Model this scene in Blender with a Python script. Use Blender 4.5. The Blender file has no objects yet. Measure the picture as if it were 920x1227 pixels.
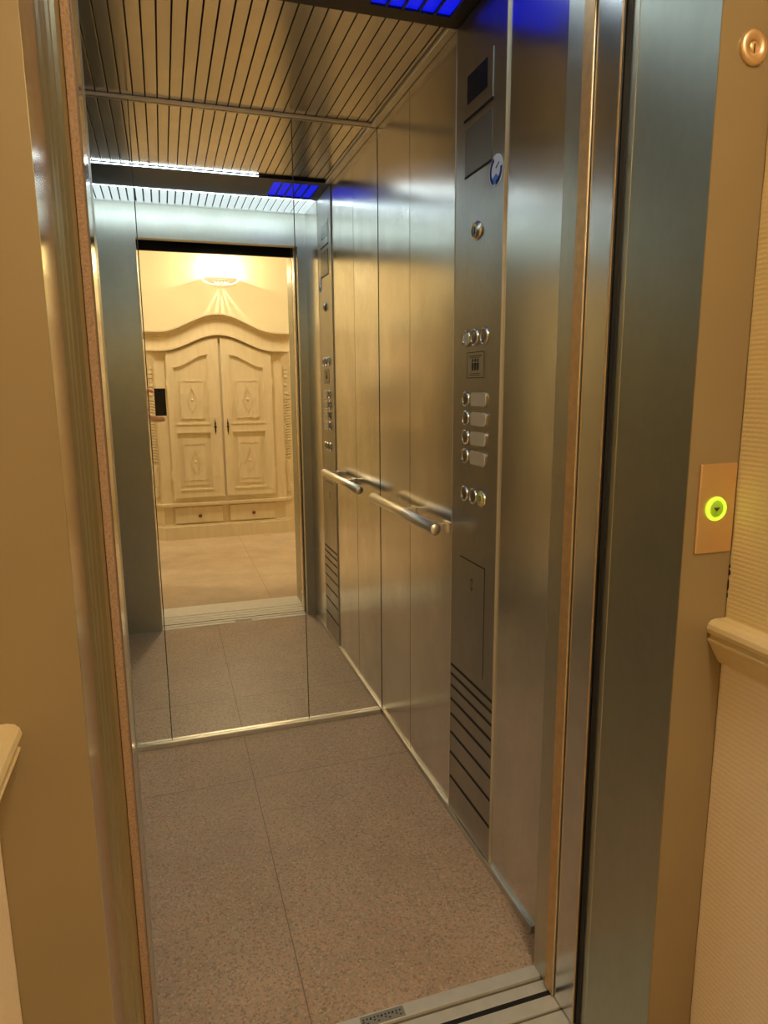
import bpy, bmesh, math, random
from mathutils import Vector, Matrix
random.seed(7)
C = bpy.context.scene.collection
PI = math.pi

# ------------------------------------------------------------------ materials
def mat(name):
    m = bpy.data.materials.new(name); m.use_nodes = True
    nt = m.node_tree; b = nt.nodes['Principled BSDF']
    return m, nt, b
def N(nt, t, **k):
    n = nt.nodes.new(t)
    for a, v in k.items():
        if a in n.inputs.keys(): n.inputs[a].default_value = v
        else: setattr(n, a, v)
    return n
def ramp(nt, stops):
    r = nt.nodes.new('ShaderNodeValToRGB'); e = r.color_ramp.elements
    while len(e) > 1: e.remove(e[-1])
    e[0].position, e[0].color = stops[0][0], (*stops[0][1], 1)
    for p, c in stops[1:]:
        x = e.new(p); x.color = (*c, 1)
    return r
def coords(nt, scale):
    tc = nt.nodes.new('ShaderNodeTexCoord'); mp = nt.nodes.new('ShaderNodeMapping')
    mp.inputs['Scale'].default_value = scale
    nt.links.new(tc.outputs['Object'], mp.inputs['Vector']); return mp.outputs['Vector']
def plain(name, col, rough=.5, metal=0, emit=None, es=0, noise=0, nscale=20, bump=0, spec=None, coat=0):
    m, nt, b = mat(name)
    b.inputs['Base Color'].default_value = (*col, 1); b.inputs['Roughness'].default_value = rough
    b.inputs['Metallic'].default_value = metal
    if spec is not None: b.inputs['Specular IOR Level'].default_value = spec
    if coat: b.inputs['Coat Weight'].default_value = coat; b.inputs['Coat Roughness'].default_value = .15
    if emit: b.inputs['Emission Color'].default_value = (*emit, 1); b.inputs['Emission Strength'].default_value = es
    if noise or bump:
        v = coords(nt, (1, 1, 1)); n = N(nt, 'ShaderNodeTexNoise'); n.inputs['Scale'].default_value = nscale; n.inputs['Detail'].default_value = 5
        nt.links.new(v, n.inputs['Vector'])
        if noise:
            r = ramp(nt, [(.3, tuple(c*(1-noise) for c in col)), (.7, tuple(min(1, c*(1+noise)) for c in col))])
            nt.links.new(n.outputs['Fac'], r.inputs['Fac']); nt.links.new(r.outputs['Color'], b.inputs['Base Color'])
        if bump:
            bp = N(nt, 'ShaderNodeBump'); bp.inputs['Strength'].default_value = bump; bp.inputs['Distance'].default_value = .002
            nt.links.new(n.outputs['Fac'], bp.inputs['Height']); nt.links.new(bp.outputs['Normal'], b.inputs['Normal'])
    return m
def steel(name, col, rough, var=.10, rvar=.08, grain=(70, 70, 40), bump=0, aniso=0):
    m, nt, b = mat(name); b.inputs['Metallic'].default_value = 1
    v = coords(nt, grain); g = N(nt, 'ShaderNodeTexNoise'); g.inputs['Scale'].default_value = 1; g.inputs['Detail'].default_value = 3
    nt.links.new(v, g.inputs['Vector'])
    v2 = coords(nt, (1, 1, .6)); s = N(nt, 'ShaderNodeTexNoise'); s.inputs['Scale'].default_value = 6; s.inputs['Detail'].default_value = 4; s.inputs['Roughness'].default_value = .65
    nt.links.new(v2, s.inputs['Vector'])
    mx = N(nt, 'ShaderNodeMath', operation='MULTIPLY_ADD'); mx.inputs[1].default_value = .3
    nt.links.new(g.outputs['Fac'], mx.inputs[0])
    mm = N(nt, 'ShaderNodeMath', operation='MULTIPLY'); mm.inputs[1].default_value = .7
    nt.links.new(s.outputs['Fac'], mm.inputs[0]); nt.links.new(mm.outputs[0], mx.inputs[2])
    r = ramp(nt, [(.35, tuple(c*(1-var) for c in col)), (.65, tuple(min(1, c*(1+var)) for c in col))])
    nt.links.new(mx.outputs[0], r.inputs['Fac']); nt.links.new(r.outputs['Color'], b.inputs['Base Color'])
    mr = N(nt, 'ShaderNodeMapRange'); mr.inputs['From Min'].default_value = .35; mr.inputs['From Max'].default_value = .65
    mr.inputs['To Min'].default_value = rough+rvar; mr.inputs['To Max'].default_value = max(.02, rough-rvar)
    nt.links.new(mx.outputs[0], mr.inputs['Value']); nt.links.new(mr.outputs[0], b.inputs['Roughness'])
    return m

M = {}
M['steel'] = steel('brushed_steel', (.72, .705, .67), .21, var=.09, rvar=.03)
M['steel_cop'] = steel('control_panel_steel', (.41, .405, .38), .33, var=.07, rvar=.03)
M['steel_jamb'] = steel('jamb_steel', (.60, .59, .50), .345, var=.05, rvar=.03)
M['steel_green'] = steel('grey_green_steel', (.47, .475, .38), .38, var=.05, rvar=.03)
M['steel_polished'] = steel('polished_steel', (.62, .58, .48), .16, rvar=.03, var=.04)
M['steel_slat'] = steel('slat_steel', (.66, .64, .61), .2, grain=(300, 4, 4), bump=.008, var=.05, rvar=.03)
M['chrome'] = steel('satin_chrome', (.90, .86, .76), .34, var=.04, rvar=.04)
M['trim'] = steel('skirting_steel', (.66, .64, .57), .36, var=.05, rvar=.03)
M['alu'] = plain('sill_aluminium', (.80, .78, .70), .45, .35, noise=.05, nscale=30)
M['alu_dark'] = plain('sill_groove', (.20, .15, .10), .6)
M['edge'] = plain('bright_edge', (.72, .64, .50), .4, .6)
M['tube_front'] = plain('front_lamp_tube', (.9, .9, .9), .4, emit=(.70, .87, 1.0), es=9)
M['mirror'] = plain('mirror_glass', (.93, .95, .92), .0, 1)
M['mirror_edge'] = plain('mirror_edge', (.03, .035, .03), .35)
M['black'] = plain('black_gap', (.012, .012, .012), .6)
M['blackmetal'] = plain('dark_panel', (.02, .02, .022), .35, .3)
M['gold'] = plain('ochre_paint', (.29, .21, .105), .42, .15, noise=.04, nscale=6, bump=.05, coat=.15)
M['olive'] = plain('olive_ribs', (.46, .38, .18), .32, .65, noise=.04, nscale=40)
M['seal'] = plain('brown_edge', (.38, .235, .135), .75, noise=.25, nscale=300, bump=.6)
M['warm_metal'] = plain('door_edge', (.72, .47, .22), .38, .55, noise=.1, nscale=60)  # orange of warm light reflected on the door edge, put into the colour
M['cream'] = plain('chair_rail_paint', (.72, .56, .30), .4, noise=.03, nscale=10)
M['wall_hall'] = plain('yellow_wall', (.86, .78, .54), .8, noise=.03, nscale=3, bump=.1)
M['ceil_hall'] = plain('hall_ceiling_paint', (.8, .72, .55), .8)
M['screen'] = plain('display_glass', (.012, .013, .02), .12)
M['blank'] = plain('blank_panel', (.20, .20, .185), .35, .6)
M['ring'] = plain('button_ring', (.72, .68, .58), .25, 1)
M['btn'] = plain('button_face', (.25, .22, .17), .4, .8)
M['btn_white'] = plain('white_button', (.75, .75, .70), .4)
M['tactile'] = plain('tactile_plate', (.72, .68, .56), .42, .3)
M['yellow'] = plain('yellow_button', (.80, .80, .22), .5)
M['signplate'] = plain('engraved_plate', (.42, .40, .32), .4, .7)
M['ink'] = plain('engraving', (.04, .04, .04), .7)
M['stick_w'] = plain('sticker_white', (.78, .84, .92), .5)
M['stick_b'] = plain('sticker_blue', (.02, .04, .36), .5)
M['stick_lb'] = plain('sticker_light_blue', (.10, .33, .85), .5)
M['blue'] = plain('blue_louvre', (.0, .01, .3), .4, emit=(.0, .008, 1), es=.30)
M['light_cool'] = plain('light_diffuser', (.8, .85, .85), .5, emit=(.80, .95, 1.0), es=.36)
M['tube'] = plain('lamp_tube', (.9, .9, .9), .4, emit=(.80, .92, 1.0), es=8)
M['green'] = plain('lit_green_ring', (.3, .6, 0), .4, emit=(.50, 1.0, .04), es=.6)
M['greendim'] = plain('green_button_face', (.30, .42, .04), .4, emit=(.28, .45, .0), es=.12)
M['peachplate'] = steel('satin_brass_plate', (.84, .62, .40), .38, var=.04, rvar=.03)
M['wood'] = None
M['iron'] = plain('dark_iron', (.05, .03, .02), .5, .6)
M['knob'] = plain('brown_knob', (.12, .035, .02), .35)
M['phone'] = plain('phone_case', (.006, .006, .006), .4)
M['lens'] = plain('phone_lens', (.02, .02, .03), .1)
M['skin'] = plain('skin', (.68, .40, .26), .5, noise=.06, nscale=60)
M['shirt'] = plain('white_shirt', (.55, .50, .42), .8)
M['pants'] = plain('dark_trousers', (.03, .03, .05), .8)
M['hair'] = plain('brown_hair', (.05, .03, .02), .6)
M['shoe'] = plain('shoe_leather', (.02, .015, .012), .5)
M['lampglass'] = plain('frosted_glass', (.9, .85, .75), .5, emit=(1, .85, .58), es=.12)
M['lampglow'] = plain('lamp_bulb', (1, .9, .7), .5, emit=(1, .78, .42), es=30)
M['added_lamp'] = plain('added_lamp_glass', (1, .9, .7), .5, emit=(1, .86, .64), es=24)  # glow of the added hall lamps, which stay out of view

# painted limed wood
m, nt, b = mat('limed_wood')
v = coords(nt, (6, 6, .8)); n = N(nt, 'ShaderNodeTexNoise'); n.inputs['Scale'].default_value = 6; n.inputs['Detail'].default_value = 8
nt.links.new(v, n.inputs['Vector'])
r = ramp(nt, [(.35, (.75, .62, .38)), (.65, (.80, .67, .43))]); nt.links.new(n.outputs['Fac'], r.inputs['Fac']); nt.links.new(r.outputs['Color'], b.inputs['Base Color'])
b.inputs['Roughness'].default_value = .6; M['wood'] = m

# wallpaper with fine woven ribs
def paper(name, col, sc, strength):
    m, nt, b = mat(name)
    tc = nt.nodes.new('ShaderNodeTexCoord')
    w = N(nt, 'ShaderNodeTexWave', wave_type='BANDS', bands_direction='Z'); w.inputs['Scale'].default_value = sc; w.inputs['Distortion'].default_value = 2.5; w.inputs['Detail'].default_value = 3; w.inputs['Detail Scale'].default_value = 6
    n = N(nt, 'ShaderNodeTexNoise'); n.inputs['Scale'].default_value = 260; n.inputs['Detail'].default_value = 2
    nt.links.new(tc.outputs['Object'], w.inputs['Vector']); nt.links.new(tc.outputs['Object'], n.inputs['Vector'])
    ad = N(nt, 'ShaderNodeMath', operation='ADD'); nt.links.new(w.outputs['Fac'], ad.inputs[0]); nt.links.new(n.outputs['Fac'], ad.inputs[1])
    r = ramp(nt, [(.2, tuple(c*.96 for c in col)), (.8, tuple(min(1, c*1.02) for c in col))])
    nt.links.new(w.outputs['Fac'], r.inputs['Fac']); nt.links.new(r.outputs['Color'], b.inputs['Base Color'])
    bp = N(nt, 'ShaderNodeBump'); bp.inputs['Strength'].default_value = strength; bp.inputs['Distance'].default_value = .0015
    nt.links.new(ad.outputs[0], bp.inputs['Height']); nt.links.new(bp.outputs['Normal'], b.inputs['Normal'])
    b.inputs['Roughness'].default_value = .75; return m
M['paper_up'] = paper('ribbed_wallpaper', (.80, .64, .34), 45, .22)
M['paper_low'] = paper('dado_wallpaper', (.86, .70, .50), 34, .10)

# speckled tile floor of the car
def floor_mat(name, base, dark, light, seams, rough, sp=210, fs=.85):
    m, nt, b = mat(name)
    tc = nt.nodes.new('ShaderNodeTexCoord')
    n1 = N(nt, 'ShaderNodeTexNoise'); n1.inputs['Scale'].default_value = 5; n1.inputs['Detail'].default_value = 6
    vo = N(nt, 'ShaderNodeTexVoronoi'); vo.inputs['Scale'].default_value = sp
    for x in (n1, vo): nt.links.new(tc.outputs['Object'], x.inputs['Vector'])
    rb = ramp(nt, [(.3, tuple(c*.86 for c in base)), (.7, tuple(c*1.12 for c in base))]); nt.links.new(n1.outputs['Fac'], rb.inputs['Fac'])
    sep = N(nt, 'ShaderNodeSeparateColor'); nt.links.new(vo.outputs['Color'], sep.inputs['Color'])
    def mask(th, up, ch):
        g = N(nt, 'ShaderNodeMath', operation='GREATER_THAN' if up else 'LESS_THAN'); g.inputs[1].default_value = th
        nt.links.new(sep.outputs[ch], g.inputs[0]); return g.outputs[0]
    cur = rb.outputs['Color']
    for th, up, ch, col, f in ((.80, 1, 'Red', dark, .75), (.88, 1, 'Green', light, .7), (.18, 0, 'Blue', tuple(c*.8 for c in base), .8), (.75, 1, 'Blue', (base[0]*1.25, base[1]*.95, base[2]*.8), .6)):
        mx = N(nt, 'ShaderNodeMix', data_type='RGBA'); k = N(nt, 'ShaderNodeMath', operation='MULTIPLY'); k.inputs[1].default_value = f*fs
        nt.links.new(mask(th, up, ch), k.inputs[0]); nt.links.new(k.outputs[0], mx.inputs[0]); nt.links.new(cur, mx.inputs[6]); mx.inputs[7].default_value = (*col, 1); cur = mx.outputs[2]
    xyz = N(nt, 'ShaderNodeSeparateXYZ'); nt.links.new(tc.outputs['Object'], xyz.inputs[0])
    for ax, off, step in seams:
        a = N(nt, 'ShaderNodeMath', operation='SUBTRACT'); a.inputs[1].default_value = off-step*40-step/2; nt.links.new(xyz.outputs[ax], a.inputs[0])
        mo = N(nt, 'ShaderNodeMath', operation='MODULO'); mo.inputs[1].default_value = step; nt.links.new(a.outputs[0], mo.inputs[0])
        s = N(nt, 'ShaderNodeMath', operation='SUBTRACT'); s.inputs[1].default_value = step/2; nt.links.new(mo.outputs[0], s.inputs[0])
        ab = N(nt, 'ShaderNodeMath', operation='ABSOLUTE'); nt.links.new(s.outputs[0], ab.inputs[0])
        lt = N(nt, 'ShaderNodeMath', operation='LESS_THAN'); lt.inputs[1].default_value = .0014; nt.links.new(ab.outputs[0], lt.inputs[0])
        k = N(nt, 'ShaderNodeMath', operation='MULTIPLY'); k.inputs[1].default_value = .8; nt.links.new(lt.outputs[0], k.inputs[0])
        mx = N(nt, 'ShaderNodeMix', data_type='RGBA'); nt.links.new(k.outputs[0], mx.inputs[0]); nt.links.new(cur, mx.inputs[6]); mx.inputs[7].default_value = (*[c*.35 for c in base], 1); cur = mx.outputs[2]
    nt.links.new(cur, b.inputs['Base Color']); b.inputs['Roughness'].default_value = rough
    return m
M['floor_car'] = floor_mat('speckled_tile', (.57, .435, .31), (.28, .19, .135), (.74, .62, .49), [(0, -.557, .61), (1, -.32, 1.5)], .42)
M['floor_hall'] = floor_mat('hall_stone', (.60, .46, .29), (.52, .39, .24), (.66, .52, .33), [(0, -.2, .8), (1, -3.0, .8)], .5, 60, .25)

# ------------------------------------------------------------------ mesh tools
def box(bm, x0, x1, y0, y1, z0, z1, bev=0):
    vs = [bm.verts.new((x, y, z)) for x in (x0, x1) for y in (y0, y1) for z in (z0, z1)]
    fs = [(0, 1, 3, 2), (4, 6, 7, 5), (0, 4, 5, 1), (2, 3, 7, 6), (0, 2, 6, 4), (1, 5, 7, 3)]
    faces = [bm.faces.new([vs[i] for i in f]) for f in fs]
    if bev:
        es = list({e for f in faces for e in f.edges})
        bmesh.ops.bevel(bm, geom=es, offset=bev, segments=2, profile=.5, affect='EDGES')
def prism(bm, pts, a0, a1, axis='z'):
    """polygon pts extruded along an axis: z -> (x,y), y -> (x,z), x -> (y,z)"""
    def P(p, a): return {'z': (p[0], p[1], a), 'y': (p[0], a, p[1]), 'x': (a, p[0], p[1])}[axis]
    A = [bm.verts.new(P(p, a0)) for p in pts]; B = [bm.verts.new(P(p, a1)) for p in pts]
    fs = [bm.faces.new(A), bm.faces.new(B[::-1])]
    n = len(pts)
    for i in range(n): fs.append(bm.faces.new((A[i], B[i], B[(i+1) % n], A[(i+1) % n])))
    bmesh.ops.recalc_face_normals(bm, faces=fs)
def tube(bm, pts, r, seg=16, cap=True):
    pts = [Vector(p) for p in pts]; rs = r if isinstance(r, (list, tuple)) else [r]*len(pts)
    rings = []; prev = None
    for i, p in enumerate(pts):
        d = (pts[min(i+1, len(pts)-1)]-pts[max(i-1, 0)]).normalized()
        if prev is None: u = d.orthogonal().normalized()
        else: u = (prev-d*prev.dot(d)).normalized()
        prev = u; w = d.cross(u)
        rings.append([bm.verts.new(p+(u*math.cos(2*PI*k/seg)+w*math.sin(2*PI*k/seg))*rs[i]) for k in range(seg)])
    fs = []
    for a, b_ in zip(rings, rings[1:]):
        for k in range(seg):
            f = bm.faces.new((a[k], a[(k+1) % seg], b_[(k+1) % seg], b_[k])); f.smooth = True; fs.append(f)
    if cap: fs.append(bm.faces.new(rings[0][::-1])); fs.append(bm.faces.new(rings[-1]))
    bmesh.ops.recalc_face_normals(bm, faces=fs)
def lathe(bm, prof, origin, axis, seg=24, smooth=True):
    """prof: (radius, height along axis)"""
    ax = Vector(axis).normalized(); u = ax.orthogonal().normalized(); w = ax.cross(u); o = Vector(origin)
    rings = []
    for r, h in prof:
        if r < 1e-6: rings.append([bm.verts.new(o+ax*h)])
        else: rings.append([bm.verts.new(o+ax*h+(u*math.cos(2*PI*k/seg)+w*math.sin(2*PI*k/seg))*r) for k in range(seg)])
    fs = []
    for a, b_ in zip(rings, rings[1:]):
        for k in range(seg):
            if len(a) == 1 and len(b_) == 1: continue
            if len(a) == 1: f = bm.faces.new((a[0], b_[(k+1) % seg], b_[k]))
            elif len(b_) == 1: f = bm.faces.new((a[k], a[(k+1) % seg], b_[0]))
            else: f = bm.faces.new((a[k], a[(k+1) % seg], b_[(k+1) % seg], b_[k]))
            f.smooth = smooth; fs.append(f)
    bmesh.ops.recalc_face_normals(bm, faces=fs)
def ribbon(bm, pts, w, y0, y1):
    """raised line following pts (x,z), width w, from y0 to y1"""
    L, R = [], []
    for i, p in enumerate(pts):
        a = Vector(pts[max(i-1, 0)]); c = Vector(pts[min(i+1, len(pts)-1)]); d = (c-a).normalized(); n = Vector((-d.y, d.x))
        L.append(Vector(p)+n*w/2); R.append(Vector(p)-n*w/2)
    for i in range(len(pts)-1):
        prism(bm, [L[i], L[i+1], R[i+1], R[i]], y0, y1, 'y')
def obj(name, bm, m, parent=None, smooth=False):
    me = bpy.data.meshes.new(name); bm.to_mesh(me); bm.free()
    if m: me.materials.append(M[m] if isinstance(m, str) else m)
    if smooth:
        for p in me.polygons: p.use_smooth = True
    o = bpy.data.objects.new(name, me); C.objects.link(o)
    if parent:
        o.parent = parent
        o.matrix_parent_inverse = Matrix.Translation(parent_world(parent)).inverted()
    return o
def parent_world(p):
    v = Vector(p.location)
    if p.parent: v = Vector((0, 0, 0)) if p.type != 'EMPTY' else v
    return v
def nb(): return bmesh.new()
def B(*a, **k):
    bm = nb(); box(bm, *a, **k); return bm
def tag(o, label, cat, group=None, kind=None):
    if label: o['label'] = label
    if cat: o['category'] = cat
    if group: o['group'] = group
    if kind: o['kind'] = kind
    return o
def thing(name, label, cat, loc=(0, 0, 0), group=None, kind=None):
    o = bpy.data.objects.new(name, None); C.objects.link(o); o.location = loc; o.empty_display_size = .05
    return tag(o, label, cat, group, kind)
def struct(name, bm, m, label, cat, parent=None):
    o = obj(name, bm, m, parent); return tag(o, label, cat, kind='structure')

CX, CY, CZ = -.7695, -2.4459, 1.2993
H = 2.2; XL = -1.12; YF = -1.28

# ------------------------------------------------------------------ lift car shell
struct('floor', B(XL-.03, .03, -1.2803, .03, -.05, 0), 'floor_car', 'speckled brown tiled floor inside the lift car', 'floor')

# right wall: three steel panels, seam, control panel strip left free
bm = nb()
box(bm, .003, .03, -1.33, .0, 0, H)
box(bm, 0, .006, -.3320, -.002, 0, H, bev=.0008)
box(bm, 0, .006, -.6925, -.3335, 0, H, bev=.0008)
box(bm, 0, .006, -1.279, -.9715, 0, H, bev=.0008)
struct('wall_right', bm, 'steel', 'brushed steel wall of the lift car on the right', 'wall')
wr = bpy.data.objects['wall_right']
bm = nb(); box(bm, -.0002, .0031, -.3336, -.3319, .02, H-.013); box(bm, -.0002, .0031, -.0045, -.0005, .021, H-.013); obj('seam', bm, 'black', wr)
bm = nb()
box(bm, XL-.03, XL-.003, -1.33, 0, 0, H)
box(bm, XL-.006, XL, -.6385, -.002, 0, H, bev=.0008)
box(bm, XL-.006, XL, -1.279, -.6415, 0, H, bev=.0008)
struct('wall_left', bm, 'steel', 'brushed steel wall of the lift car on the left, unseen behind the door jamb', 'wall')
struct('wall_back', B(XL-.03, .03, .008, .035, -.0, H), 'steel', 'steel rear wall behind the mirror panels', 'wall')
XJL = -.850; XJR = -.046; ZH = 2.035
bm = nb()
box(bm, XJR, .003, -1.329, YF, 0, H)
box(bm, XL-.003, XJL, -1.329, YF, 0, H)
box(bm, XJL, XJR, -1.329, YF, ZH, H)
struct('wall_front', bm, 'steel_jamb', 'steel front wall of the lift car around its doorway', 'wall')

# skirtings
struct('baseboard_right', B(-.008, 0, -1.20, -.001, 0, .020), 'trim', 'narrow steel skirting along the right car wall', 'skirting')
struct('baseboard_back', B(XL+.01, -.010, -.016, 0, 0, .020, bev=.002), 'trim', 'bright steel skirting under the mirror panels', 'skirting')
struct('baseboard_left', B(XL, XL+.010, YF, -.001, 0, .022, bev=.002), 'trim', 'narrow steel skirting along the left car wall', 'skirting')

# mirror panels
S1, S2 = -.8163, -.3015
def mirror(x0, x1, label, rot=0):
    t = thing('mirror_panel', label, 'mirror', ((x0+x1)/2, 0, .02), 'floor to ceiling mirror panels on the rear wall')
    obj('edge_backing', B(x0, x1, .001, .007, .02, H-.012), 'mirror_edge', t)
    g = .0016
    obj('mirror_glass', B(x0+g, x1-g, 0, .0009, .02, H-.012), 'mirror', t)
    if rot: t.rotation_euler.z = rot
mirror(XL, S1, 'tall narrow mirror panel left of the widest one, reflecting the steel door return')
mirror(S1, S2, 'wide middle mirror panel reflecting the cream wardrobe in the hall')
mirror(S2, 0, 'narrow mirror panel in the right rear corner beside the panelled steel wall')

# ------------------------------------------------------------------ ceiling
bm = nb(); box(bm, XL-.03, .03, -1.33, .03, H+.012, H+.04)
ce = struct('ceiling', bm, 'black', 'steel slatted ceiling of the lift car with dark gaps', 'ceiling')
P0 = .0362
def slats(y0, y1, m):
    bm = nb(); x = -.0415
    while x > XL:
        x0 = max(x-P0+.0036, XL)
        if x-x0 > .004: box(bm, x0, x, y0, y1, H, H+.006, bev=.0008)
        x -= P0
    box(bm, -.0415+.0036, -.0, y0, y1, H, H+.006)
    return obj('slats', bm, m, ce)
slats(-.685, -.002, 'steel_slat')
obj('edge_trim', B(-.026, 0, -.685, -.002, H-.012, H-.0005, bev=.003), 'trim', ce)
obj('edge_trim', B(XL, XL+.026, -.685, -.002, H-.012, H-.0005, bev=.003), 'trim', ce)
obj('edge_trim', B(XL, 0, -.012, -.001, H-.011, H-.0005, bev=.002), 'trim', ce)

# front luminous slatted ceiling light
t = thing('ceiling_light', 'bright white slatted ceiling light of the lift car next to the doorway', 'ceiling light', (-.56, -1.13, H))
bm = nb(); x = -.0415
while x > XL:
    x0 = max(x-P0+.0075, XL)
    if x-x0 > .004: box(bm, x0, x, -1.275, -.989, H, H+.006, bev=.0008)
    x -= P0
box(bm, -.034, 0, -1.275, -.989, H, H+.006)
obj('diffuser_slats', bm, 'light_cool', t)
obj('frame', B(XL, 0, -1.279, -1.2755, H-.006, H+.006), 'trim', t)

# dark light bar with blue louvres
t = thing('light_bar', 'black ceiling light bar with glowing blue louvres crossing the slatted ceiling', 'light bar', (-.56, -.83, H))
bm = nb()
ZB = H-.010
xe = [-.041-.041*k for k in range(6)]
box(bm, XL, -.246, -.983, -.687, ZB, H+.010)
box(bm, -.041, -.001, -.983, -.687, ZB, H+.010)
box(bm, -.246, -.041, -.733, -.687, ZB, H+.010)
box(bm, -.246, -.041, -.983, -.960, ZB, H+.010)
for k in range(1, 5): box(bm, xe[k]-.003, xe[k]+.003, -.960, -.733, ZB, H+.010)
obj('housing', bm, 'blackmetal', t)
for k in range(5): obj('blue_louvre', B(xe[k+1]+.001, xe[k]-.001, -.959, -.734, ZB+.005, ZB+.008), 'blue', t)
obj('lamp_tube', B(XL+.02, -.32, -.6868, -.684, ZB+.0035, ZB+.006), 'tube', t)
obj('lamp_tube', B(XL+.02, -.02, -.9875, -.9832, ZB-.001, ZB+.008), 'tube_front', t)

# ------------------------------------------------------------------ control panel
Y0, Y1 = -.968, -.695
t = thing('control_panel', 'full height dark steel control panel with buttons set in the right car wall', 'control panel', (0, -.83, 0))
fp = -.004
bm = nb(); box(bm, fp, .003, Y0, Y1, .0225, H-.013, bev=.001)
obj('faceplate', bm, 'steel_cop', t)
obj('edge_strip', B(-.0050, .003, Y1, Y1+.0022, .0225, H-.013), 'edge', t)
obj('edge_strip', B(-.0050, .003, Y0-.0022, Y0, .0225, H-.013), 'edge', t)
d = obj('display', B(fp-.0018, fp, -.904, -.748, 1.955, 2.06, bev=.0006), 'steel_cop', t)
obj('screen', B(fp-.0025, fp-.0017, -.877, -.766, 1.985, 2.049), 'screen', d)
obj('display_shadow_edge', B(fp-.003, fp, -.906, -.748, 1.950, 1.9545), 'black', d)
d = obj('blank_plate', B(fp-.002, fp, -.905, -.756, 1.821, 1.931, bev=.001), 'blank', t)
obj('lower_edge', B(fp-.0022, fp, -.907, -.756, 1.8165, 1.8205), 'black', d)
# sticker: blue disc with white pointing hand
bm = nb(); lathe(bm, [(0, .0008), (.035, .0008), (.035, 0)], (fp-.0, -.927, 1.790), (-1, 0, 0), 40, False)
s = obj('sticker', bm, 'stick_w', t); s['label'] = 'round blue and white sticker of a hand holding a receiver'
def disc_arc(r0, r1, a0, a1, x, n=20):
    bm = nb(); cy, cz = -.927, 1.790; pa = []
    for i in range(n+1):
        a = math.radians(a0+(a1-a0)*i/n); pa.append((cy-r1*math.cos(a), cz+r1*math.sin(a)))
    for i in range(n, -1, -1):
        a = math.radians(a0+(a1-a0)*i/n); pa.append((cy-r0*math.cos(a), cz+r0*math.sin(a)))
    prism(bm, pa, x, x-.0004, 'x'); return bm
obj('blue_ring', disc_arc(.0225, .0315, 112, 248, fp-.0008), 'stick_b', s)
obj('blue_ring', disc_arc(.0215, .0315, -88, 8, fp-.0008), 'stick_b', s)
bm = nb(); prism(bm, [(-.908, 1.772), (-.915, 1.778), (-.928, 1.783), (-.939, 1.776), (-.941, 1.767), (-.931, 1.7605), (-.918, 1.762)], fp-.0008, fp-.0012, 'x')
obj('blue_base', bm, 'stick_lb', s)
bm = nb(); prism(bm, [(-.925, 1.797), (-.942, 1.806), (-.943, 1.803), (-.927, 1.7935)], fp-.0008, fp-.0012, 'x'); obj('pointer_mark', bm, 'stick_b', s)
# key switch
bm = nb(); lathe(bm, [(0, .008), (.012, .008), (.014, .010), (.017, .010), (.020, .004), (.023, .002), (.023, 0)], (fp, -.832, 1.678), (-1, 0, 0))
k = obj('key_switch', bm, 'ring', t); obj('key_slot', B(fp-.0088, fp-.0078, -.8335, -.8305, 1.669, 1.687), 'black', k)
def round_button(y, z, face, r=.0205):
    bm = nb(); lathe(bm, [(r-.005, .0005), (r-.004, .005), (r-.001, .006), (r+.001, .004), (r+.0015, 0)], (fp, y, z), (-1, 0, 0), 32)
    o = obj('button', bm, 'ring', t)
    bm = nb(); lathe(bm, [(0, .0035), (r-.007, .0035), (r-.0052, .002), (r-.005, 0)], (fp, y, z), (-1, 0, 0), 32)
    obj('button_face', bm, face, o); return o
for y, f in ((-.778, 'btn_white'), (-.829, 'btn'), (-.884, 'btn')): round_button(y, 1.423, f)
for z in (1.267, 1.217, 1.167, 1.116):
    round_button(-.781, z, 'btn', .0195)
    # tactile plate with rounded corners
    def rr(y0, y1, z0, z1, r, n=6):
        p = []
        for (cy, cz, a) in ((y1-r, z1-r, 0), (y0+r, z1-r, 90), (y0+r, z0+r, 180), (y1-r, z0+r, 270)):
            for i in range(n+1):
                q = math.radians(a+90*i/n); p.append((cy+r*math.cos(q), cz+r*math.sin(q)))
        return p
    bm = nb(); prism(bm, rr(-.906, -.812, z-.0205, z+.0205, .013), fp, fp-.003, 'x'); o = obj('floor_plate', bm, 'ring', t)
    bm = nb(); prism(bm, rr(-.902, -.816, z-.0170, z+.0170, .010), fp-.003, fp-.0045, 'x'); obj('plate_face', bm, 'tactile', o)
for y, f in ((-.780, 'btn'), (-.834, 'btn')): round_button(y, 1.014, f)
o = round_button(-.885, 1.014, 'yellow'); o['label'] = 'yellow alarm button'
bm = nb(); lathe(bm, [(0, .005), (.0165, .005), (.018, .003), (.018, 0)], (fp-.001, -.885, 1.014), (-1, 0, 0), 32); yb = obj('alarm_cap', bm, 'yellow', o)
bm = nb(); lathe(bm, [(.004, 0), (.0065, 0), (.0065, .0004), (.004, .0004)], (fp-.006, -.885, 1.016), (-1, 0, 0), 20); obj('bell_mark', bm, 'ink', o)
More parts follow.
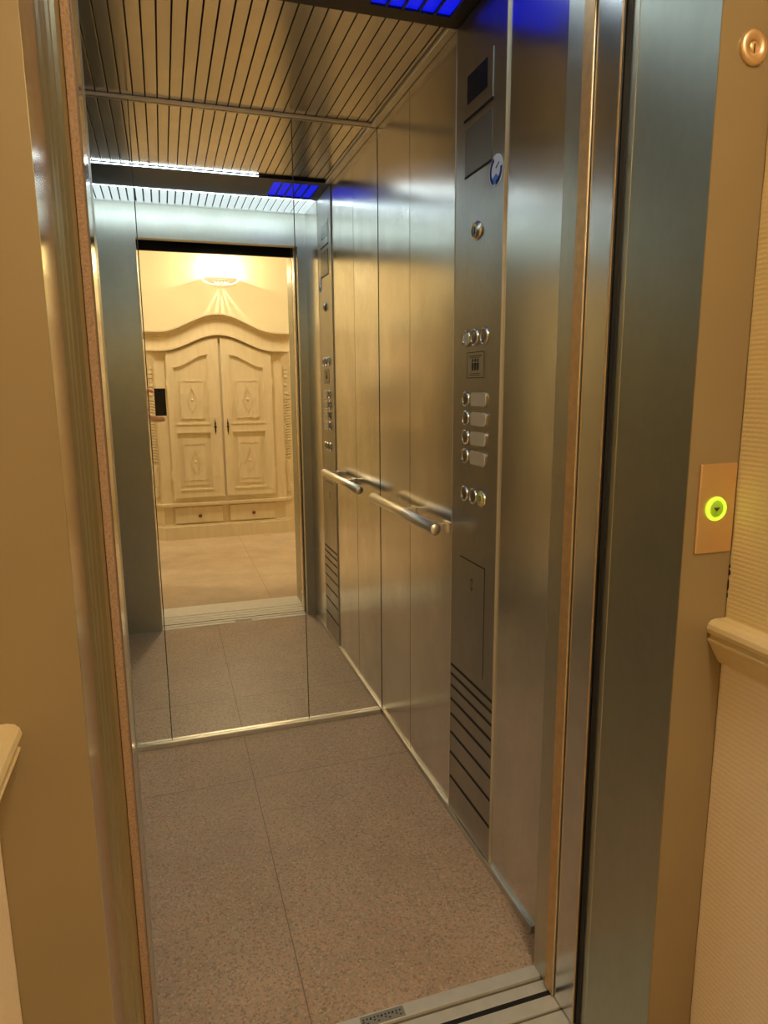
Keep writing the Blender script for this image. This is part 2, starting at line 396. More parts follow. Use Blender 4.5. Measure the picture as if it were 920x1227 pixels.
# engraved plate
o = obj('load_plate', B(fp-.0015, fp, -.883, -.786, 1.321, 1.386), 'signplate', t)
bm = nb(); x0, x1 = fp-.0019, fp-.0015
for (a, b_, z0, z1) in ((-.884, -.786, 1.3845, 1.3865), (-.884, -.786, 1.3205, 1.3225), (-.884, -.882, 1.321, 1.386), (-.787, -.785, 1.321, 1.386), (-.872, -.797, 1.3755, 1.3775), (-.866, -.800, 1.3715, 1.373), (-.868, -.800, 1.3275, 1.329), (-.862, -.806, 1.3315, 1.3328)):
    box(bm, x0, x1, a, b_, z0, z1)
for yc in (-.850, -.835, -.820):   # three standing figures
    lathe(bm, [(0, .0004), (.0048, .0004), (.0048, 0)], (x1, yc, 1.3650), (-1, 0, 0), 14, False)
    prism(bm, [(yc-.0065, 1.359), (yc+.0065, 1.359), (yc+.005, 1.340), (yc-.005, 1.340)], x0, x1, 'x')
obj('engraving', bm, 'ink', o)
# service hatch outline and faint mark
bm = nb(); x0, x1 = fp-.0004, fp+.0002
for (a, b_, z0, z1) in ((-.909, -.753, .832, .8355), (-.9105, -.907, .529, .8355)): box(bm, x0, x1, a, b_, z0, z1)
o = obj('hatch_seam', bm, 'ink', t)
o = obj('hatch', B(fp-.0002, fp, -.907, -.753, .529, .832), 'steel_cop', t)
bm = nb()
for a0, a1 in ((20, 160), (200, 340)):
    pts = [(-.832+.011*math.cos(math.radians(a)), .770+.014*math.sin(math.radians(a))) for a in range(a0, a1+1, 20)]
    for p, q in zip(pts, pts[1:]):
        prism(bm, [p, q, (q[0], q[1]+.0022), (p[0], p[1]+.0022)], fp-.0005, fp-.0001, 'x')
box(bm, fp-.0005, fp-.0001, -.833, -.831, .750, .790)
obj('hatch_mark', bm, 'ink', o)
# ventilation slots
for z in (.491, .461, .425, .382, .333, .274, .208, .128):
    obj('vent_slot', B(fp-.0015, fp+.001, -.9655, -.700, z-.0035, z+.0035), 'black', t)
for z in (.476, .443, .403, .357, .303, .241, .168, .080):
    pass

# ------------------------------------------------------------------ handrail
t = thing('handrail', 'short round satin steel handrail on the right car wall', 'handrail', (0, -.43, .9))
bm = nb(); ya, yb_ = -.705, -.092
lathe(bm, [(0, 0), (.014, 0), (.0175, .004), (.0175, yb_-ya-.004), (.014, yb_-ya), (0, yb_-ya)], (-.058, ya, .902), (0, 1, 0), 36)
obj('grip', bm, 'chrome', t)
for y in (-.655, -.375):
    bm = nb()
    box(bm, -.006, 0, y-.022, y+.022, .880, .912, bev=.0015)
    box(bm, -.056, -.004, y-.009, y+.009, .884, .908, bev=.0015)
    obj('bracket', bm, 'chrome', t)

# ------------------------------------------------------------------ sills
def sill(name, label, x0, x1, ribs, cat='door sill'):
    pass
t = thing('door_sill', 'ribbed aluminium sill of the lift car along the tile edge', 'door sill', (-.45, -1.315, 0))
XS0, XS1 = -.86, XJR
bm = nb()
box(bm, XS0, XS1, -1.349, -1.2805, -.030, -.006)
box(bm, XS0, XS1+.000, -1.311, -1.2805, -.006, .002, bev=.0008)
box(bm, XS0, XS1+.004, -1.3485, -1.322, -.006, .002, bev=.0008)
obj('profile', bm, 'alu', t)
obj('groove', B(XS0, XS1, -1.3215, -1.3115, -.0058, -.005), 'alu_dark', t)
p = obj('maker_plate', B(-.46, -.365, -1.309, -1.2845, .002, .0028), 'signplate', t); 
bm = nb()
for i in range(11):
    xx = -.372-i*.008; box(bm, xx-.0045, xx, -1.304+.004*(i % 3), -1.3015+.004*(i % 3), .0028, .0031)
    box(bm, xx-.0035, xx, -1.2945, -1.291, .0028, .0031)
obj('embossing', bm, 'ink', p); p['label'] = 'small grey embossed plate'
t = thing('door_sill', 'wider aluminium sill of the landing doorway beyond the dark gap', 'door sill', (-.45, -1.5, 0))
bm = nb()
box(bm, -.879, -.036, -1.66, -1.357, -.030, -.004)
edges = [(-1.392, -1.3602), (-1.436, -1.400), (-1.482, -1.444), (-1.660, -1.490)]
for a, b_ in edges: box(bm, -.862, -.036, a, b_, -.004, .002, bev=.0008)
obj('profile', bm, 'alu', t)
obj('groove', B(-.862, -.036, -1.49, -1.392, -.0038, -.003), 'alu_dark', t)
obj('running_gap', B(-.86, -.046, -1.3600, -1.3488, -.0045, .0015), 'black', t)

# ------------------------------------------------------------------ doors and jambs
o = struct('door_1', B(-.052, .50, -1.369, -1.339, .006, 2.07, bev=.001), 'steel_jamb', 'sliding door of the lift car, pushed open to the right', 'door')
obj('door_edge', B(-.0535, -.0515, -1.3685, -1.3395, .008, 2.068), 'warm_metal', o)['label'] = 'door edge with reflected warm light in its colour'
bm = nb(); box(bm, -.049, .50, -1.440, -1.3715, .006, 2.07, bev=.001)
o = struct('door_2', bm, 'steel', 'sliding landing door slid open to the right behind the jamb', 'door')
obj('door_lip', B(-.0502, -.0487, -1.4418, -1.4385, .008, 2.068), 'warm_metal', o)
struct('trim_1', B(-.043, -.02, -1.4535, -1.4425, 0, 2.1), 'black', 'black gap strip beside the landing door', 'door gap strip')

# right jamb lining
bm = nb()
prism(bm, [(-.040, -1.4535), (-.040, -1.468), (-.0392, -1.4688), (-.040, -1.6385), (-.02, -1.6385), (-.02, -1.4535)], 0, 2.1)
struct('trim_2', bm, 'steel_green', 'grey green steel lining of the right door jamb', 'jamb lining')
# left jamb: flat polished lining, ribbed profile and brown edge
bm = nb(); prism(bm, [(-.879, -1.6385), (-.8785, -1.520), (-.90, -1.520), (-.90, -1.6385)], 0, 2.1)
struct('trim_3', bm, 'steel_polished', 'polished steel lining of the left door jamb', 'jamb lining')
prof = [(-.8785, -1.519)]
xs = [(-.8785, -1.519), (-.8760, -1.512), (-.8755, -1.500), (-.8775, -1.496), (-.8745, -1.486), (-.8735, -1.476), (-.8755, -1.472), (-.8712, -1.462), (-.8705, -1.452), (-.8715, -1.448), (-.8665, -1.438), (-.8628, -1.421)]
bm = nb(); prism(bm, xs+[(-.90, -1.421), (-.90, -1.519)], 0, 2.1)
struct('trim_4', bm, 'olive', 'ribbed olive metal moulding of the left door jamb', 'door moulding')
bm = nb(); box(bm, -.8625, XJL-.0008, -1.4205, -1.395, 0, 2.05, bev=.002)
o = struct('trim_5', bm, 'seal', 'rough reddish brown closing edge on the left of the doorway', 'door edge strip')
box_bm = B(-.92, XJL, -1.3945, -1.3295, 0, 2.05)
struct('trim_6', box_bm, 'steel_polished', 'thin steel strip of the left car jamb', 'jamb strip')
# header
bm = nb(); box(bm, -.89, -.02, -1.6385, -1.4565, 2.045, 2.10); box(bm, -.89, .3, -1.4560, -1.4400, 2.006, 2.2)
struct('trim_7', bm, 'blackmetal', 'dark header over the landing doorway', 'door header')
# black closing behind things (shaft walls)
struct('wall_shaft', B(-.93, -.90, -1.62, -1.40, 0, 2.1), 'black', 'dark shaft cladding behind the left jamb', 'wall')

# painted frame facing the hall
bm = nb()
box(bm, -.981, -.8795, -1.665, -1.6395, 0, 2.16); box(bm, -.0395, .0515, -1.665, -1.6395, 0, 2.16); box(bm, -.8795, -.0395, -1.665, -1.6395, 2.045, 2.16)
bmesh.ops.translate(bm, verts=bm.verts, vec=(0, .0255, 0))
struct('trim_8', bm, 'gold', 'ochre painted door frame facing the hall', 'door frame')
YFR = -1.6395

# call plate
t = thing('call_button_plate', 'satin brass call plate with glowing green ring on the right door frame', 'call button', (.014, YFR, 1.115))
obj('plate', B(-.0200, .0480, YFR-.004, YFR+.001, 1.047, 1.184, bev=.0018), 'peachplate', t)
bm = nb(); lathe(bm, [(.0135, 0), (.0135, .003), (.0175, .003), (.0185, .001), (.0185, 0)], (.0125, YFR-.004, 1.1155), (0, -1, 0), 36); obj('lit_ring', bm, 'green', t)['label'] = 'glowing green ring'
bm = nb(); lathe(bm, [(0, .002), (.0125, .002), (.0134, 0)], (.0125, YFR-.004, 1.1155), (0, -1, 0), 36); p = obj('button', bm, 'greendim', t)
bm = nb(); prism(bm, [(.0065, 1.1175), (.0185, 1.1175), (.0125, 1.1115)], YFR-.006, YFR-.0066, 'y'); obj('arrow', bm, 'ink', p)
# key ring switch
t = thing('key_switch', 'round brass key switch high on the right door frame', 'key switch', (.014, YFR, 1.744))
bm = nb(); lathe(bm, [(.0085, .001), (.0095, .005), (.0195, .006), (.0225, .003), (.0225, 0)], (.0145, YFR, 1.744), (0, -1, 0), 36); obj('collar', bm, 'peachplate', t)
bm = nb(); lathe(bm, [(0, .003), (.0085, .003), (.0085, 0)], (.0145, YFR, 1.744), (0, -1, 0), 24); c = obj('cylinder', bm, 'warm_metal', t)
obj('key_slot', B(.0137, .0153, YFR-.0036, YFR-.0028, 1.737, 1.748), 'ink', c)

# ------------------------------------------------------------------ hall shell
HX0, HX1, HB, HF, HC = -4.0, 3.6, -4.2, -2.25, 2.8
struct('floor.001', B(HX0-.1, HX1+.1, HB-.1, -1.661, -.05, 0), 'floor_hall', 'warm brown stone floor of the hall outside the lift', 'floor')
struct('ceiling.001', B(HX0-.1, HX1+.1, HB-.1, -1.55, HC, HC+.1), 'ceil_hall', 'plain ceiling of the hall', 'ceiling')
struct('wall_hall_back', B(HX0-.1, HX1+.1, HB-.1, HB, 0, HC), 'wall_hall', 'yellow painted hall wall behind the wardrobe', 'wall')
struct('wall_hall_left', B(HX0-.1, HX0, HB, -1.55, 0, HC), 'wall_hall', 'yellow end wall of the hall on the left', 'wall')
struct('wall_hall_right', B(HX1, HX1+.1, HB, -1.55, 0, HC), 'wall_hall', 'yellow end wall of the hall on the right', 'wall')
struct('wall_above_doors', B(-.981, .052, -1.68, -1.64, 2.16, HC), 'wall_hall', 'wall above the lift doorway', 'wall')
ZR = .893; HFR = -1.95
# wall sections beside the lift; the thin wallpapered layer sits on the plaster
bm = nb(); box(bm, .054, HX1, HFR+.002, -1.64, 0, HC); box(bm, .054, .30, -1.66, -1.40, 0, 2.2)
struct('wall_right_of_lift', bm, 'cream', 'plaster wall block to the right of the lift doorway', 'wall')
bm = nb(); box(bm, HX0, -.983, HF+.002, -1.62, 0, HC)
struct('wall_left_of_lift', bm, 'cream', 'plaster wall block to the left of the lift doorway', 'wall')
def alcove(xa, xb, side, labels):
    HF = HFR if side == 'right' else -2.25
    for z0, z1, m, lab in ((.0, ZR, 'paper_low', labels[0]), (ZR, HC, 'paper_up', labels[1])):
        bm = nb()
        # slightly uneven cut edge of the paper at the frame
        n = 60; pts = []; pa = []
        for i in range(n+1):
            z = z0+(z1-z0)*i/n
            pa.append((YFR-.0005-random.random()*.0012, z))
        poly = pa+[(HF, z1), (HF, z0)]
        prism(bm, poly, xa, xb, 'x')
        struct('wall_'+('lower_' if z0 == 0 else 'upper_')+side, bm, m, lab, 'wall')
alcove(.052, .054, 'right', ('peach dado wallpaper below the rail, right of the lift', 'ribbed yellow wallpaper above the rail, right of the lift'))
alcove(-.983, -.981, 'left', ('peach dado wallpaper below the rail, left of the lift', 'ribbed yellow wallpaper above the rail, left of the lift'))
# torn paper chips at the right edge
bm = nb()
for (z, w, h) in ((1.012, .003, .010), (1.022, .0018, .006), (.992, .0016, .018), (.975, .0012, .008)):
    prism(bm, [(YFR-.0008, z-h/2), (YFR-.0008-w, z-h/4), (YFR-.0008-w*.7, z+h/3), (YFR-.0008, z+h/2)], .0505, .0521, 'x')
struct('trim_9', bm, 'iron', 'dark torn chip at the wallpaper edge below the call plate', 'wallpaper damage')

# chair rails (moulded profile along y)
def rail(x, s, label, name):
    P = [(0, -.001), (.006, .001), (.017, .018), (.026, .034), (.031, .040), (.032, .044), (.027, .047), (.027, .050), (.033, .054), (.035, .061), (.033, .068), (.028, .073), (.020, .075), (0, .075)]
    zb = .854 if s > 0 else .864
    bm = nb(); pts = [(x+s*p[0], zb+p[1]) for p in P]
    prism(bm, pts, -1.636-.004, HFR if s < 0 else HF, 'y')
    struct(name, bm, 'cream', label, 'chair rail')
rail(.052, -1, 'cream moulded chair rail right of the lift door', 'trim_10')
rail(-.981, 1, 'cream moulded chair rail left of the lift door', 'trim_11')

# ------------------------------------------------------------------ wardrobe
WX, WY = -.29, -3.63
t = thing('wardrobe', 'large cream limed wood wardrobe with arched cornice reflected in the mirror', 'wardrobe', (WX, WY-.28, 0))
def plan(hw, fy, c=.09, back=-4.17):
    return [(WX-hw, fy), (WX+hw, fy), (WX+hw+c, fy-c), (WX+hw+c, back), (WX-hw-c, back), (WX-hw-c, fy-c)]
def bell(u, hw): return .5+.5*math.cos(PI*min(1, abs(u)/hw))
bm = nb(); prism(bm, plan(.53, WY-.02), .02, .31); prism(bm, plan(.53, WY-.022), .31, 1.625); obj('carcass', bm, 'wood', t)
bm = nb(); prism(bm, plan(.530, WY+.030), 0, .112); prism(bm, plan(.52, WY+.012), .112, .126); obj('plinth', bm, 'wood', t)
bm = nb(); prism(bm, plan(.536, WY+.026), .297, .318); prism(bm, plan(.530, WY), .285, .297); obj('waist_moulding', bm, 'wood', t)
# arched frieze and cornice
n = 48
def arch_band(bm, lo, hi, y0, y1, hw=.60):
    us = [-hw+2*hw*i/n for i in range(n+1)]
    pts = [(WX+u, hi(u)) for u in us]+[(WX+u, lo(u)) for u in reversed(us)]
    A = [bm.verts.new((p[0], y0, p[1])) for p in pts]; Bv = [bm.verts.new((p[0], y1, p[1])) for p in pts]
    L = len(pts)
    for i in range(n):
        for V in (A, Bv): bm.faces.new((V[i], V[i+1], V[L-2-i], V[L-1-i]))
    for i in range(L): bm.faces.new((A[i], A[(i+1) % L], Bv[(i+1) % L], Bv[i]))
    bmesh.ops.recalc_face_normals(bm, faces=bm.faces)
top = lambda u: 1.772+.150*bell(u, .49)
low = lambda u: 1.620+.134*bell(u, .47)
bm = nb(); arch_band(bm, lambda u: 1.60, lambda u: low(u)+.01, WY-.54, WY-.0222, .55); obj('upper_carcass', bm, 'wood', t)
bm = nb(); arch_band(bm, low, lambda u: top(u)-.004, WY-.30, WY+.012, .60); obj('frieze', bm, 'wood', t)
bm = nb()
arch_band(bm, lambda u: top(u)-.045, lambda u: top(u)-.028, WY-.30, WY+.026, .615)
arch_band(bm, lambda u: top(u)-.028, lambda u: top(u)-.012, WY-.30, WY+.045, .63)
arch_band(bm, lambda u: top(u)-.012, top, WY-.30, WY+.060, .645)
obj('cornice', bm, 'wood', t)
bm = nb(); arch_band(bm, lambda u: low(u)-.008, lambda u: low(u)+.010, WY-.30, WY+.028, .605); obj('frieze_moulding', bm, 'wood', t)
# doors
def door(s):
    x0, x1 = (WX+.010, WX+.438) if s > 0 else (WX-.438, WX-.006)
    if s < 0: x0, x1 = WX-.440, WX-.008
    bm = nb(); us = [x0+(x1-x0)*i/20 for i in range(21)]
    dtop = lambda x: low(x-WX)-.030-.0
    pts = [(x, dtop(x)) for x in us]
    for i in range(20):
        a, b_ = pts[i], pts[i+1]
        prism(bm, [a, b_, (b_[0], .366), (a[0], .366)], WY-.022, WY-.004, 'y')
    bmesh.ops.remove_doubles(bm, verts=bm.verts, dist=1e-5)
    o = obj('door', bm, 'wood', t)
    # raised stiles / rails around recessed panels
    pin, pout = (WX+.078, WX+.370) if s > 0 else (WX-.100, WX-.388)
    a0, a1 = min(pin, pout), max(pin, pout)
    curve = lambda x: 1.486+.106*(.5+.5*math.cos(PI*min(1, abs(x-pin)/abs(pout-pin)*1.0)))
    bm = nb(); yf = WY+.008; yb = WY-.004
    box(bm, x0, a0, yb, yf, .366, 1.36); box(bm, a1, x1, yb, yf, .366, 1.36)
    box(bm, a0, a1, yb, yf, .366, .428); box(bm, a0, a1, yb, yf, .936, .998)
    for i in range(24):
        xa = x0+(x1-x0)*i/24; xb = x0+(x1-x0)*(i+1)/24
        def lo_(x): return curve(x) if a0 <= x <= a1 else 1.36
        m_ = (xa+xb)/2
        if a0 < m_ < a1: prism(bm, [(xa, lo_(min(max(xa, a0), a1))), (xb, lo_(min(max(xb, a0), a1))), (xb, dtop(xb)), (xa, dtop(xa))], yb, yf, 'y')
        else: prism(bm, [(xa, 1.36), (xb, 1.36), (xb, dtop(xb)), (xa, dtop(xa))], yb, yf, 'y')
    obj('door_frame', bm, 'wood', o)
    # panel fields with carved lozenges
    for (z0, z1, arch) in ((.428, .936, False), (.998, 1.5, True)):
        bm = nb(); c = (a0+a1)/2; zt = z1-.03 if not arch else 1.40
        prism(bm, [(a0+.045, z0+.045), (a1-.045, z0+.045), (a1-.045, zt-.03), (a0+.045, zt-.03)], WY-.004, WY+.003, 'y')
        zc = (z0+.045+zt-.03)/2; h = .105; w = .040
        ribbon(bm, [(c, zc+h), (c+w*.55, zc+h*.5), (c+w, zc), (c+w*.55, zc-h*.5), (c, zc-h), (c-w*.55, zc-h*.5), (c-w, zc), (c-w*.55, zc+h*.5), (c, zc+h)], .007, WY+.003, WY+.008)
        lathe(bm, [(0, .008), (.010, .006), (.013, 0)], (c, WY+.002, zc), (0, 1, 0), 12)
        for sg in (-1, 1):
            ribbon(bm, [(c+sg*.085, zc+.15), (c+sg*.055, zc+.165), (c+sg*.03, zc+.150), (c, zc+.160)], .006, WY+.003, WY+.007)
            ribbon(bm, [(c+sg*.085, zc-.15), (c+sg*.055, zc-.165), (c+sg*.03, zc-.150), (c, zc-.160)], .006, WY+.003, WY+.007)
            ribbon(bm, [(c+sg*.085, zc-.15), (c+sg*.095, zc-.07), (c+sg*.080, zc), (c+sg*.095, zc+.07), (c+sg*.085, zc+.15)], .004, WY+.003, WY+.006)
        obj('carved_panel', bm, 'wood', o)
        # moulding round the panel
        bm = nb()
        top_pts = [(a0+(a1-a0)*i/12, (curve(a0+(a1-a0)*i/12) if arch else z1)-.004) for i in range(13)]
        ribbon(bm, top_pts, .012, WY-.004, WY+.014); ribbon(bm, [(a0, z0+.004), (a1, z0+.004)], .012, WY-.004, WY+.014)
        ribbon(bm, [(a0+.003, z0), (a0+.003, top_pts[0][1])], .008, WY-.004, WY+.012); ribbon(bm, [(a1-.003, z0), (a1-.003, top_pts[-1][1])], .008, WY-.004, WY+.012)
        obj('panel_moulding', bm, 'wood', o)
    hx = WX+.044 if s > 0 else WX-.062
    bm = nb(); prism(bm, [(hx, 1.045), (hx+.007, 1.0), (hx+.005, .985), (hx+.012, .973), (hx+.005, .961), (hx+.007, .946), (hx, .903), (hx-.007, .946), (hx-.005, .961), (hx-.012, .973), (hx-.005, .985), (hx-.007, 1.0)], WY+.008, WY+.012, 'y')
    lathe(bm, [(.004, 0), (.004, .012), (.007, .018), (0, .022)], (hx, WY+.012, .973), (0, 1, 0), 10)
    obj('handle', bm, 'iron', o)
    for z in (.55, 1.33):
        bm = nb(); hxx = x1+.004 if s > 0 else x0-.004
        lathe(bm, [(0, -.055), (.005, -.05), (.005, .05), (0, .055)], (hxx, WY+.004, z), (0, 0, 1), 10); obj('hinge', bm, 'wood', o)
    return o
door(-1); door(1)
for x0, x1, kx in ((WX-.440, WX-.036, -.521), (WX+.026, WX+.430, -.055)):
    o = obj('drawer', B(x0, x1, WY-.022, WY+.002, .138, .282, bev=.004), 'wood', t)
    bm = nb(); lathe(bm, [(.006, 0), (.006, .010), (.015, .018), (.016, .026), (.010, .033), (0, .035)], (kx, WY-.002, .202), (0, 1, 0), 16); obj('knob', bm, 'knob', o)
# canted corner pilasters
for s in (-1, 1):
    r2 = .7071
    # frame: along canted face direction e, normal nn
    ox, oy = WX+s*.575, WY-.067
    e = Vector((s*r2, -r2, 0)); nn = Vector((s*r2, r2, 0))
    def cb(bm, u0, u1, d0, d1, z0, z1, zs=0):
        vs = []
        for u in (u0, u1):
            for d_ in (d0, d1):
                for z in (z0, z1):
                    p = Vector((ox, oy, 0))+e*u+nn*d_; vs.append(bm.verts.new((p.x, p.y, z+(zs if d_ == d1 else 0))))
        fs = [bm.faces.new([vs[i] for i in f]) for f in ((0, 1, 3, 2), (4, 6, 7, 5), (0, 4, 5, 1), (2, 3, 7, 6), (0, 2, 6, 4), (1, 5, 7, 3))]
        bmesh.ops.recalc_face_normals(bm, faces=fs)
    bm = nb(); z = .68
    while z < 1.20: cb(bm, -.036, .036, 0, .026, z, z+.017, .010); z += .0245
    obj('ribbed_pilaster', bm, 'wood', t)
    bm = nb()
    for k in range(11):   # scroll bracket tapering down
        zz = .66-.026*k; w = .036-.0014*k; dd = .040-.010*abs(k-3)*.5 if k < 8 else .022+.010*(k-7)
        cb(bm, -w, w, 0, dd, zz-.026, zz)
    obj('foot_scroll', bm, 'wood', t)
    bm = nb()
    for k, (w, dd) in enumerate(((.036, .02), (.030, .038), (.024, .026), (.030, .030), (.020, .020), (.026, .034), (.030, .042), (.034, .030))):
        cb(bm, -w, w, 0, dd, 1.21+.036*k, 1.24+.036*k)
    obj('carved_head', bm, 'wood', t)

# ------------------------------------------------------------------ wall lamp
LX, LY, LZ = -.20, HB, 2.292
t = thing('wall_lamp', 'glowing half bowl wall lamp above the wardrobe', 'wall lamp', (LX, LY, LZ))
bm = nb()
seg, rings = 28, 9
R = .150; dep = .078
grid = []
for j in range(rings+1):
    ph = (PI/2)*j/rings
    rr_ = R*math.cos(ph)**.9 if j < rings else 0
    z = LZ+.0-dep*math.sin(ph)*.62
    row = []
    for i in range(seg+1):
        a = PI*i/seg
        row.append(bm.verts.new((LX+max(rr_, .003)*math.cos(a), LY+.006+max(rr_, .003)*math.sin(a)*.75, z)))
    grid.append(row)
for j in range(rings):
    for i in range(seg):
        if j in (5, 6, 7, 8) and 5 < i < 22 and i % 3 == 1: continue      # light slots at the bottom by the wall
        f = bm.faces.new((grid[j][i], grid[j][i+1], grid[j+1][i+1], grid[j+1][i])); f.smooth = True
o = obj('bowl', bm, 'lampglass', t)
md = o.modifiers.new('sol', 'SOLIDIFY'); md.thickness = .004
bm = nb(); lathe(bm, [(0, -.012), (.010, -.008), (.012, 0), (.008, .006), (0, .008)], (LX, LY+.02, LZ-.052), (0, 0, 1), 14); obj('finial', bm, 'ring', t)
bm = nb(); lathe(bm, [(0, -.03), (.007, -.022), (.008, .01), (0, .03)], (LX, LY+.058, LZ+.075), (1, 0, 0), 14); obj('bulb', bm, 'lampglow', t)

def light(name, kind, loc, power, col, size=None, rot=(0, 0, 0), rad=None, parent=None):
    l = bpy.data.lights.new(name, kind); l.energy = power; l.color = col
    if size and kind == 'AREA':
        l.shape = 'RECTANGLE'; l.size, l.size_y = size
    if rad is not None: l.shadow_soft_size = rad
    o = bpy.data.objects.new(name, l); C.objects.link(o); o.location = loc; o.rotation_euler = rot
    return o
light('wall_lamp_light', 'POINT', (LX, LY+.060, LZ+.045), 8, (1, .80, .50), rad=.006)

# ceiling lamps out of view, added to light the hall
def add_unseen_lamp(x, y, lab):
    t = thing('added_ceiling_lamp', lab, 'added ceiling lamp', (x, y, HC))
    bm = nb(); lathe(bm, [(.0, -.075), (.10, -.070), (.17, -.045), (.19, -.02), (.19, -.006), (0, -.006)], (x, y, HC), (0, 0, 1), 32); obj('glass_shade', bm, 'added_lamp', t)
    bm = nb(); lathe(bm, [(.20, -.006), (.205, -.002), (.205, 0), (0, 0)], (x, y, HC), (0, 0, 1), 32); obj('rim', bm, 'ring', t)
add_unseen_lamp(-.40, -2.95, 'added unseen ceiling lamp lighting the hall in front of the lift')
add_unseen_lamp(-2.6, -3.0, 'added unseen ceiling lamp lighting the hall on the left')
add_unseen_lamp(2.0, -3.0, 'added unseen ceiling lamp lighting the hall on the right')

# ------------------------------------------------------------------ phone and person
px0, px1 = CX-.055, CX+.018; pz0, pz1 = CZ-.180, CZ+.004
t = thing('phone', 'black phone held upright in front of the lift, seen in the mirror', 'phone', ((px0+px1)/2, CY-.012, pz0))
bm = nb(); box(bm, px0, px1, CY-.015, CY-.005, pz0, pz1, bev=.003); obj('case', bm, 'phone', t)
bm = nb(); lathe(bm, [(0, .0015), (.006, .0015), (.007, 0)], (CX-.02, CY-.005, CZ-.012), (0, 1, 0), 20); obj('lens', bm, 'lens', t)

def skin_mesh(name, verts, edges, radii, m, parent, sub=2, root=0):
    me = bpy.data.meshes.new(name); me.from_pydata(verts, edges, []); me.materials.append(M[m])
    o = bpy.data.objects.new(name, me); C.objects.link(o)
    s = o.modifiers.new('skin', 'SKIN'); s.use_smooth_shade = True
    for i, r in enumerate(radii):
        me.skin_vertices[0].data[i].radius = (r*1.0, r*1.0) if not isinstance(r, tuple) else r
    me.skin_vertices[0].data[root].use_root = True
    u = o.modifiers.new('sub', 'SUBSURF'); u.levels = sub; u.render_levels = sub
    if parent: o.parent = parent; o.matrix_parent_inverse = Matrix.Translation(parent.location).inverted()
    return o
P = thing('person', 'person in a pale shirt holding up a phone, only a hand visible in the mirror', 'person', (-1.17, -2.86, 0))
bx, by = -1.17, -2.88
V = [(bx, by, .95), (bx, by, 1.12), (bx, by, 1.30), (bx, by-.01, 1.44), (bx, by+.01, 1.53), (bx, by+.02, 1.62), (bx, by+.025, 1.70),
     (bx+.10, by, .90), (bx+.10, by+.01, .50), (bx+.10, by-.01, .09), (bx+.105, by+.12, .04),
     (bx-.10, by, .90), (bx-.10, by+.01, .50), (bx-.10, by-.01, .09), (bx-.105, by+.12, .04),
     (bx+.17, by, 1.41), (bx+.215, by+.03, 1.16), (-.905, -2.56, 1.135), (-.900, -2.53, 1.150),
     (bx-.17, by, 1.41), (bx-.23, by+.02, 1.14), (bx-.22, by+.08, .90), (bx-.22, by+.10, .82)]
E_ = [(0, 1), (1, 2), (2, 3), (3, 4), (4, 5), (5, 6), (0, 7), (7, 8), (8, 9), (9, 10), (0, 11), (11, 12), (12, 13), (13, 14), (3, 15), (15, 16), (16, 17), (17, 18), (3, 19), (19, 20), (20, 21), (21, 22)]
Rr = [(.15, .11), (.13, .10), (.15, .11), (.13, .09), (.055, .055), (.082, .09), (.07, .078), .085, .058, .042, .038, .085, .058, .042, .038, .055, .043, .028, .026, .055, .043, .030, .034]
skin_mesh('body', V, E_, Rr, 'skin', P)
sh = skin_mesh('shirt', [(bx, by, .93), (bx, by, 1.12), (bx, by, 1.30), (bx, by-.01, 1.43), (bx, by+.0, 1.485), (bx+.17, by, 1.41), (bx+.215, by+.03, 1.16), (-.93, -2.62, 1.137), (bx-.17, by, 1.41), (bx-.23, by+.02, 1.14), (bx-.222, by+.075, .93)],
     [(0, 1), (1, 2), (2, 3), (3, 4), (3, 5), (5, 6), (6, 7), (3, 8), (8, 9), (9, 10)], [(.175, .135), (.15, .12), (.165, .125), (.145, .105), .07, .068, .054, .040, .068, .054, .042], 'shirt', P)
skin_mesh('trousers', [(bx, by, .97), (bx+.10, by, .88), (bx+.10, by+.01, .50), (bx+.10, by-.01, .10), (bx-.10, by, .88), (bx-.10, by+.01, .50), (bx-.10, by-.01, .10)],
     [(0, 1), (1, 2), (2, 3), (0, 4), (4, 5), (5, 6)], [(.17, .13), .105, .075, .06, .105, .075, .06], 'pants', P)
for s in (-1, 1):
    bm = nb(); x = bx+s*.105; prism(bm, [(x-.045, by-.07), (x+.045, by-.07), (x+.052, by+.12), (x+.025, by+.20), (x-.025, by+.20), (x-.052, by+.12)], 0, .075)
    bmesh.ops.bevel(bm, geom=list(bm.edges), offset=.018, segments=3, affect='EDGES'); obj('shoe', bm, 'shoe', P, True)
bm = nb(); bmesh.ops.create_icosphere(bm, subdivisions=4, radius=1)
dl = [v for v in bm.verts if v.co.z < -.15 and v.co.y > -.1 or v.co.z < -.75 or (v.co.y > .55 and v.co.z < .45)]
bmesh.ops.delete(bm, geom=dl, context='VERTS')
for v in bm.verts: v.co = Vector((bx+v.co.x*.092, by+.012+v.co.y*.108, 1.665+v.co.z*.115))
o = obj('hair', bm, 'hair', P, True); md = o.modifiers.new('s', 'SOLIDIFY'); md.thickness = .012
# face
for s in (-1, 1):
    bm = nb(); bmesh.ops.create_uvsphere(bm, u_segments=16, v_segments=10, radius=.011)
    for v in bm.verts: v.co += Vector((bx+s*.031, by+.098, 1.655))
    obj('eye', bm, 'btn_white', P, True)
bm = nb(); tube(bm, [(bx, by+.10, 1.66), (bx, by+.118, 1.632), (bx, by+.108, 1.618)], [.006, .012, .008]); obj('nose', bm, 'skin', P, True)
bm = nb(); tube(bm, [(bx-.022, by+.096, 1.592), (bx, by+.104, 1.590), (bx+.022, by+.096, 1.592)], [.003, .006, .003]); obj('mouth', bm, plain('lip', (.45, .15, .12), .5), P, True)
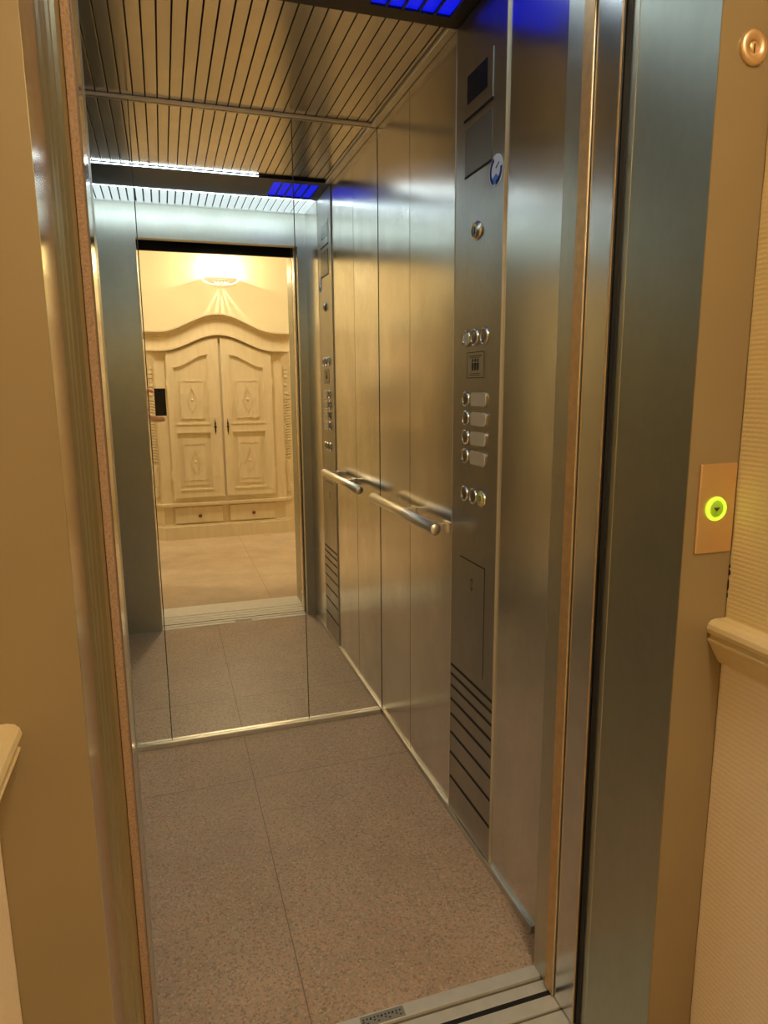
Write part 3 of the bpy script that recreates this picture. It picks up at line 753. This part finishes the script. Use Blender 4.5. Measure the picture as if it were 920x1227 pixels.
# hand holding the phone by its left edge: index finger over the top corner, thumb and little finger below
hx, hy = px0, CY-.010
pal = skin_mesh('hand', [(-.915, -2.560, 1.090), (-.905, -2.525, 1.110), (-.893, -2.497, 1.138), (-.892, -2.478, 1.185), (-.894, -2.470, 1.215)],
     [(0, 1), (1, 2), (2, 3), (3, 4)], [.032, (.036, .030), (.034, .042), (.028, .036), (.020, .034)], 'skin', P)
def finger(pts, r, n='finger'):
    k = len(pts); skin_mesh(n, pts, [(i, i+1) for i in range(k-1)], [r*(1-.05*i) for i in range(k)], 'skin', pal)
finger([(-.893, -2.470, 1.205), (-.886, -2.446, 1.250), (-.872, -2.428, 1.285), (-.850, -2.418, 1.296), (-.826, -2.425, 1.278)], .0185)
finger([(-.898, -2.468, 1.215), (-.903, -2.430, 1.232), (-.908, -2.408, 1.212), (-.906, -2.414, 1.188), (-.900, -2.436, 1.178)], .0130)
finger([(-.898, -2.472, 1.192), (-.902, -2.436, 1.202), (-.906, -2.414, 1.184), (-.904, -2.420, 1.160), (-.898, -2.442, 1.150)], .0125)
finger([(-.896, -2.482, 1.168), (-.894, -2.450, 1.170), (-.892, -2.428, 1.152), (-.884, -2.430, 1.132), (-.876, -2.446, 1.124)], .0110)
finger([(-.885, -2.490, 1.140), (-.868, -2.458, 1.120), (-.842, -2.438, 1.104), (-.804, -2.436, 1.094), (-.762, -2.440, 1.100)], .0225, 'thumb')

# ------------------------------------------------------------------ world, camera
w = bpy.data.worlds.new('world'); bpy.context.scene.world = w; w.use_nodes = True
w.node_tree.nodes['Background'].inputs['Color'].default_value = (.02, .015, .01, 1)
yaw, pitch, roll, f = .3102, .1822, .0078, 811.01
fw = Vector((math.sin(yaw)*math.cos(pitch), math.cos(yaw)*math.cos(pitch), -math.sin(pitch)))
r0 = Vector((math.cos(yaw), -math.sin(yaw), 0)); u0 = Vector((math.sin(yaw)*math.sin(pitch), math.cos(yaw)*math.sin(pitch), math.cos(pitch)))
rt = r0*math.cos(roll)-u0*math.sin(roll); up = r0*math.sin(roll)+u0*math.cos(roll)
cam = bpy.data.cameras.new('camera'); co = bpy.data.objects.new('camera', cam); C.objects.link(co)
mw = Matrix((rt, up, -fw)).transposed().to_4x4(); mw.translation = (CX, CY, CZ); co.matrix_world = mw
cam.sensor_fit = 'HORIZONTAL'; cam.sensor_width = 36; cam.lens = f/920*36; cam.clip_start = .004
bpy.context.scene.camera = co
vs = bpy.context.scene.view_settings
vs.view_transform = 'Standard'; vs.look = 'None'; vs.gamma = 1; vs.exposure = 1.22; vs.use_curve_mapping = False
